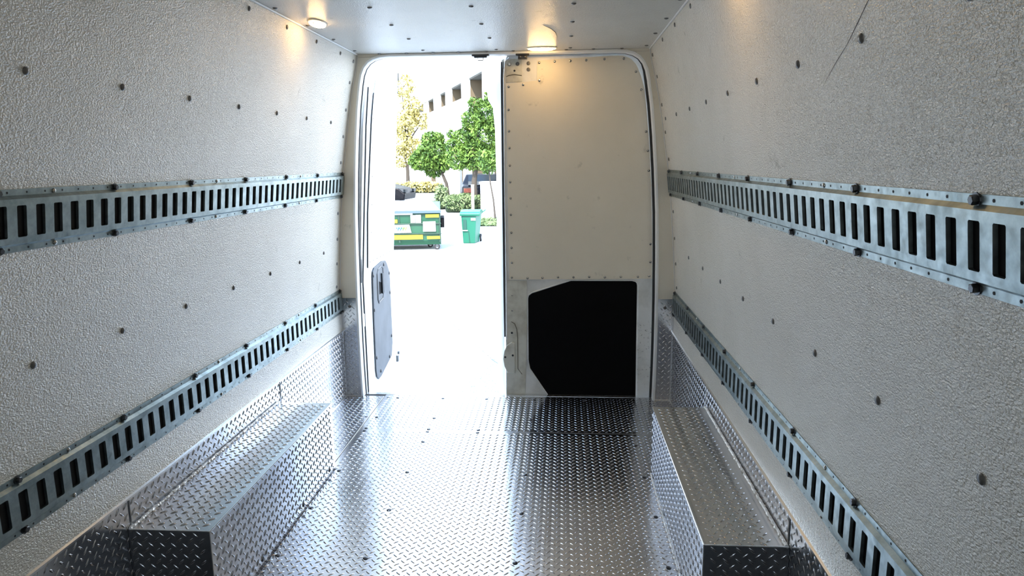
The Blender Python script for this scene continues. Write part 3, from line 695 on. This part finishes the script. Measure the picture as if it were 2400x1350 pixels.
stick('yellow_sticker', -3.80, -2.81, -.465, -.365, YEL); stick('yellow_sticker', -3.60, -3.36, -.095, -.015, YEL)
stick('white_sticker', -2.80, -2.52, -.295, -.07, WLAB); stick('white_sticker', -3.07, -2.97, -.095, .075, WLAB); stick('white_sticker', -2.96, -2.84, -.10, .08, WLAB)
stick('white_bar', -3.95, -3.02, .085, .125, WLAB)
m = MB(); m.prism([(-3.43, -.315), (-3.06, -.315), (-3.10, -.135), (-3.47, -.135)], lambda p, k: (p[0], DY0 - .048 - k * .004, p[1])); P('logo_sticker', m, WLAB)
def wstroke(x, mt, w=.056):
    m = MB(); m.tube([(x, DY0 - .056, -.19), (x + w * .5, DY0 - .056, -.262), (x + w, DY0 - .056, -.185)], .014, 5); P('logo_mark', m, mt)
wstroke(-3.385, BLU); wstroke(-3.33, BLU); wstroke(-3.275, LGR); wstroke(-3.22, LYE)
def caster(x, y, r=.065):
    m = MB(); m.lathe([(r * .55, -.026), (r, -.02), (r, .02), (r * .55, .026)], 16, (x, y, G + r), 'y'); w_ = P('caster_wheel', m, TYRE, smooth=40)
    m = MB(); m.lathe([(r * .5, -.03), (r * .5, .03)], 12, (x, y, G + r), 'y'); o = m.build('hub', HUBM, w_)
    m = MB(); m.box(x - .03, x + .03, y - .035, y - .029, G + r - .01, DZ0 - .004); m.box(x - .03, x + .03, y + .029, y + .035, G + r - .01, DZ0 - .004); m.box(x - .035, x + .035, y - .03, y + .03, DZ0 - .006, DZ0 + .004); stuff(P('caster_fork', m, BOLT))
for x, y in ((-2.50, 15.30), (-2.66, 15.75), (-4.2, 15.35), (-4.2, 16.1)): caster(x, y)
# wheeled cart
ct = empty('wheeled_cart', (-1.93, 16.6, G)); tag(ct, 'teal green wheeled refuse cart with a lid, right of the dumpster', 'refuse cart'); O2 = Vector(ct.location)
def Q(name, mb, m, **k): o = mb.build(name, m, ct, **k); o.location = -O2; return o
m = MB(); ra = [(-2.085, 16.42), (-1.80, 16.42), (-1.74, 16.85), (-2.05, 16.85)]; rb = [(-2.115, 16.36), (-1.75, 16.36), (-1.68, 16.92), (-2.08, 16.92)]
m.add([(x, y, G) for x, y in ra] + [(x, y, -.04) for x, y in rb], [(3, 2, 1, 0), (4, 5, 6, 7)] + [(i, (i + 1) % 4, 4 + (i + 1) % 4, 4 + i) for i in range(4)]); Q('bin_body', m, TEAL, bevel=.02)
m = MB(); m.prism([(16.32, -.05), (16.31, .0), (16.36, .05), (16.6, .085), (16.9, .075), (16.97, .03), (16.97, -.03)], lambda p, k: ((-2.14, -1.655)[k], p[0], p[1])); Q('bin_lid', m, TEAL, bevel=.012)
m = MB(); m.tube([(-1.66, 16.9, .0), (-1.60, 16.95, .045), (-1.60, 17.1, .045), (-1.66, 17.12, .0)], .015, 6); Q('handle_bar', m, TEAL)
m = MB(); m.box(-2.06, -1.985, 16.352, 16.40, -.39, -.14); Q('front_recess', m, TEALD)
m = MB(); m.tube([(-2.08, 16.36, -.40), (-1.96, 16.36, -.40)], .014, 6); Q('grab_bar', m, WLAB)
m = MB(); m.box(-1.875, -1.765, 16.35, 16.366, -.16, -.10); Q('sticker', m, WLAB)
m = MB(); m.prism([(-1.93, G + .01), (-1.91, G + .01), (-1.93, -.42), (-1.95, -.42)], lambda p, k: (p[0], 16.41 - .0 * k + k * .02 - (p[1] + .72) * .07, p[1])); Q('moulded_rib', m, TEALD)
for x in (-1.74, -2.02):
    m = MB(); m.lathe([(.05, -.02), (.095, -.018), (.095, .018), (.05, .02)], 16, (x + .03, 16.9, G + .095), 'x'); wv = Q('wheel', m, TYRE, smooth=40)
    m = MB(); m.lathe([(.04, -.022), (.04, .022)], 12, (x + .03, 16.9, G + .095), 'x'); m.build('hub', HUBM, wv)

# plants
def leaves(name, parent, mt, n, fn, size, off=(0, 0, 0)):
    vs = []; fs = []
    for i in range(n):
        p = Vector(fn()); s = size * random.uniform(.6, 1.3)
        a = Vector((random.gauss(0, 1), random.gauss(0, 1), random.gauss(0, 1))).normalized(); b = a.orthogonal().normalized()
        b = (Matrix.Rotation(random.uniform(0, 6.28), 3, a) @ b); c_ = a.cross(b)
        k = len(vs); vs += [p - b * s, p - c_ * s * .42 + a * s * .15, p + b * s, p + c_ * s * .42 + a * s * .15]; fs += [(k, k + 1, k + 2), (k, k + 2, k + 3)]
    me = bpy.data.meshes.new(name); me.from_pydata([tuple(v) for v in vs], [], fs); me.materials.append(mt)
    o = bpy.data.objects.new(name, me); col.objects.link(o); o.parent = parent; o.location = off; o['kind'] = 'stuff'; return o
def blob(cs):
    tot = sum(r[3] ** 2 for r in cs)
    def f():
        t = random.uniform(0, tot)
        for cx, cy, cz, r in cs:
            t -= r * r
            if t <= 0: break
        d = Vector((random.gauss(0, 1), random.gauss(0, 1), random.gauss(0, 1))).normalized() * r * random.uniform(.35, 1.0) ** .5
        return (cx + d.x, cy + d.y, cz + d.z * .9)
    return f
def tree(base, path, r0, crown, n, size, mt, label, name='tree', group=None):
    root = empty(name, base); tag(root, label, 'tree', group); O = Vector(base)
    m = MB(); k = len(path)
    m.tube(path, [r0 * (1 - .55 * i / (k - 1)) for i in range(k)], 8)
    for cx, cy, cz, r in crown[:5]: m.tube([path[-1], ((path[-1][0] + cx) / 2, (path[-1][1] + cy) / 2, (path[-1][2] + cz) / 2 + .05), (cx, cy, cz)], [r0 * .45, r0 * .3, r0 * .12], 6)
    o = m.build('trunk', BARK, root, smooth=60); o.location = -O
    leaves('foliage', root, mt, n, blob(crown), size, -O); return root
tree((-4.6, 30, G), [(-4.6, 30, G), (-4.72, 30, .3), (-5.0, 30, 1.0), (-5.2, 30, 1.4)], .09,
     [(-5.75, 30, 1.35, .55), (-5.25, 30, 1.6, .75), (-4.9, 30, 1.25, .5), (-6.0, 30, 1.25, .38), (-5.35, 30, 2.2, .42), (-5.05, 30, 2.25, .3), (-5.3, 30.3, 1.0, .5)], 5200, .085, LEAF, 'green bushy tree left of the taller one by the white pillar')
tree((-3.1, 27, G), [(-3.1, 27, G), (-3.12, 27, .5), (-3.0, 27, 1.3), (-3.0, 27, 2.2)], .13,
     [(-3.7, 27, 1.4, .55), (-3.1, 27, 1.5, .7), (-2.5, 27, 1.4, .6), (-3.5, 27, 2.1, .5), (-2.7, 27, 2.2, .7), (-3.1, 27, 2.8, .5), (-2.6, 27, 3.0, .6), (-3.0, 27, 3.4, .32), (-2.1, 27, 2.5, .6), (-4.05, 27, 1.9, .22), (-4.0, 27, 2.3, .2), (-2.0, 27, 1.5, .5), (-2.3, 27, 3.6, .4)], 9500, .085, LEAF, 'tall green leafy tree in front of the building beside the closed door')
tree((-1.86, 22.4, G), [(-1.86, 22.4, G), (-1.92, 22.4, 0), (-2.02, 22.4, .6), (-2.05, 22.4, 1.0)], .035, [(-2.05, 22.4, 1.15, .35), (-1.8, 22.4, 1.3, .35), (-2.2, 22.4, 1.4, .25)], 900, .07, LEAF, 'young tree with a thin pale trunk rising from the planting strip')
YT = [((-10.9, 50, G), [(-11.1, 50, 6.6, 1.0), (-10.4, 50, 5.2, .8), (-11.0, 50, 4.0, 1.0), (-10.6, 50, 4.4, .8), (-9.6, 50, 4.2, .7), (-11.2, 50, 2.6, 1.0), (-10.5, 50, 2.4, .8), (-11.4, 50, 1.7, .9)], 'tall sunlit yellow tree standing far behind the dumpster'),
      ((-8.8, 52, G), [(-8.9, 52, 2.9, .9), (-8.4, 52, 3.2, .7), (-9.4, 52, 2.6, .6)], 'pale yellow tree showing above the left green tree')]
for b_, cr_, l_ in YT:
    tree(b_, [b_, (b_[0], b_[1], 1.2), (b_[0], b_[1], 2.5)], .16, cr_, 3200, .16, YLEAF, l_)
def hedge(name, box, n, size, mt, label, cat='hedge'):
    x0, x1, y0, y1, z0, z1 = box; root = empty(name, ((x0 + x1) / 2, (y0 + y1) / 2, z0)); tag(root, label, cat); O = Vector(root.location)
    def f():
        a, b, c_ = (random.uniform(-1, 1) for _ in range(3)); r = max(abs(a), abs(b), abs(c_)); l = math.sqrt(a * a + b * b + c_ * c_)
        t = .30 + .70 * (r / l) ** 1.2; a, b, c_ = a * t, b * t, c_ * t
        return ((x0 + x1) / 2 + a * (x1 - x0) / 2, (y0 + y1) / 2 + b * (y1 - y0) / 2, max(z0, (z0 + z1) / 2 + c_ * (z1 - z0) / 2))
    leaves('foliage', root, mt, n, f, size, -O)
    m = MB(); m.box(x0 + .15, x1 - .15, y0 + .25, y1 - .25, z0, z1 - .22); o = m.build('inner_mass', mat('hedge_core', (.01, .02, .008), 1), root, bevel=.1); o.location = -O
hedge('hedge', (-4.40, -2.72, 26.4, 27.8, G, .02), 4200, .06, HEDGE, 'low rounded green hedge behind the teal cart')
hedge('hedge', (-5.05, -4.45, 28.3, 29.3, G, .30), 1400, .055, HEDGE, 'small clipped green hedge left of the white pillar')
hedge('hedge', (-6.2, -4.4, 28.6, 30.4, G, -.42), 1500, .055, HEDGE, 'flat ground cover in front of the small clipped hedge')
hedge('hedge', (-11.2, -7.1, 44.2, 45.4, G, .02), 3000, .10, YLEAF, 'sunlit yellow hedge across the far side of the yard')
hedge('hedge', (-2.75, -1.35, 20.6, 22.9, G, -.58), 1500, .05, HEDGE, 'low planting strip at the foot of the young tree')

# building with recessed balconies, running away to the left
bd = empty('building', (-3.31, 34, G)); tag(bd, 'white stucco building with deep recessed bays behind the trees', 'building')
dv = Vector((-.34, .9404, 0)); nv = Vector((-.9404, -.34, 0))          # along the facade, outward
def fb(a0, a1, d0, d1, z0, z1, name, mt):
    m = MB(); vs = []
    for z in (z0, z1):
        for a, d in ((a0, d0), (a1, d0), (a1, d1), (a0, d1)):
            v = dv * a + nv * d; vs.append((v.x, v.y, z - G))
    m.add(vs, [(0, 3, 2, 1), (4, 5, 6, 7), (0, 1, 5, 4), (1, 2, 6, 5), (2, 3, 7, 6), (3, 0, 4, 7)]); return m.build(name, mt, bd)
fb(-12, 26, -3.2, .35, 5.47, 6.6, 'roof_slab', BWHITE)
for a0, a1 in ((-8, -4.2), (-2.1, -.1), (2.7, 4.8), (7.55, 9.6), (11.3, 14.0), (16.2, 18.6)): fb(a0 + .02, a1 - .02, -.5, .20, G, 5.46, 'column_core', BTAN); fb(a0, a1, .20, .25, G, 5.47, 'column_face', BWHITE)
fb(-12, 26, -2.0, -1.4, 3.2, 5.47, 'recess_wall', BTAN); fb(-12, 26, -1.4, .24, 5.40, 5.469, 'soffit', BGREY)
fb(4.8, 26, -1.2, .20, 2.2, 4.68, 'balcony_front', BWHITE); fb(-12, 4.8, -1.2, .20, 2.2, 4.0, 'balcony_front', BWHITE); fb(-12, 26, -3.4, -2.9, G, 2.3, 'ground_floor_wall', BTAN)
# far white wall closing the yard
m = MB(); m.box(-30, -7.5, 58, 58.4, G, 1.3); yw = m.build('yard_wall', BWHITE); tag(yw, 'low white wall closing the far side of the yard', 'wall')
# white pillars in front
for x, y, wd, z1, lb in ((-5.45, 33.6, .80, 1.2, 'white square pillar between the two green trees'), (-2.72, 25.6, .62, .42, 'white square pillar right of the low hedge')):
    m = MB(); m.box(x, x + wd, y, y + wd, G, z1); m.box(x - .04, x + wd + .04, y - .04, y + wd + .04, z1, z1 + .08); tag(m.build('pillar', BWHITE, bevel=.02), lb, 'pillar')
# parked cars
def car(loc, rot, label, paint=CARP):
    root = empty('car', loc); root.rotation_euler = (0, 0, rot); tag(root, label, 'car')
    side = [(-2.2, .30), (-2.25, .62), (-2.1, .92), (-1.55, 1.02), (-1.0, 1.40), (.45, 1.43), (1.15, .98), (1.95, .80), (2.25, .55), (2.2, .28)]
    m = MB(); n = len(side); vs = []
    for y, sc in ((-.86, 1), (-.80, 1.0), (.80, 1.0), (.86, 1)):
        for x, z in side:
            ins = .16 if z > 1.1 and abs(y) > 0 else 0
            vs.append((x, y - math.copysign(ins, y), z))
    fs = []
    for k in (0, 1, 2):
        for i in range(n): fs.append((k * n + i, k * n + (i + 1) % n, (k + 1) * n + (i + 1) % n, (k + 1) * n + i))
    fs += [tuple(range(n)), tuple(3 * n + i for i in range(n))]
    m.add(vs, fs); m.build('body', paint, root, bevel=.05)
    for s in (-1, 1):
        m = MB(); m.prism([(-1.35, 1.05), (-.95, 1.33), (.5, 1.35), (1.0, 1.05)], lambda p, k: (p[0], s * (.84 - (p[1] - 1.0) * .4 + .012 * k), p[1])); m.build('side_window', GLASS, root)
        for x in (-1.35, 1.35):
            m = MB(); m.lathe([(.2, -.11), (.33, -.10), (.33, .10), (.2, .11)], 20, (x, s * .80, .33), 'y'); w_ = m.build('wheel', TYRE, root, smooth=40)
            m = MB(); m.lathe([(.19, -.12), (.19, .12)], 12, (x, s * .80, .33), 'y'); m.build('hub', HUBM, w_)
        m = MB(); m.box(-2.27, -2.18, s * .62 - .16, s * .62 + .16, .66, .84); m.build('tail_lamp', TAIL, root)
        m = MB(); m.box(2.16, 2.26, s * .62 - .16, s * .62 + .16, .62, .76); m.build('headlamp', GLASS, root)
    m = MB(); m.prism([(-2.05, .95), (-1.55, 1.05), (-1.08, 1.36), (-1.5, 1.10)], lambda p, k: (p[0], -.6 + 1.2 * k, p[1] + .02)); m.build('rear_window', GLASS, root)
car((-8.95, 32.0, G), -.10, 'black car behind the dumpster, its nose showing')
m = MB(); m.box(-3.13, -3.03, 26.1, 26.2, G, .36); m.box(-3.14, -3.02, 26.09, 26.21, .36, .38); tag(m.build('post', BWHITE), 'slim white post in front of the tall tree trunk', 'post')
car((-3.35, 31.6, G), PI / 2 + .12, 'dark parked car behind the low hedge and trees')
# small bits: street leaves are left to the concrete's own speckle
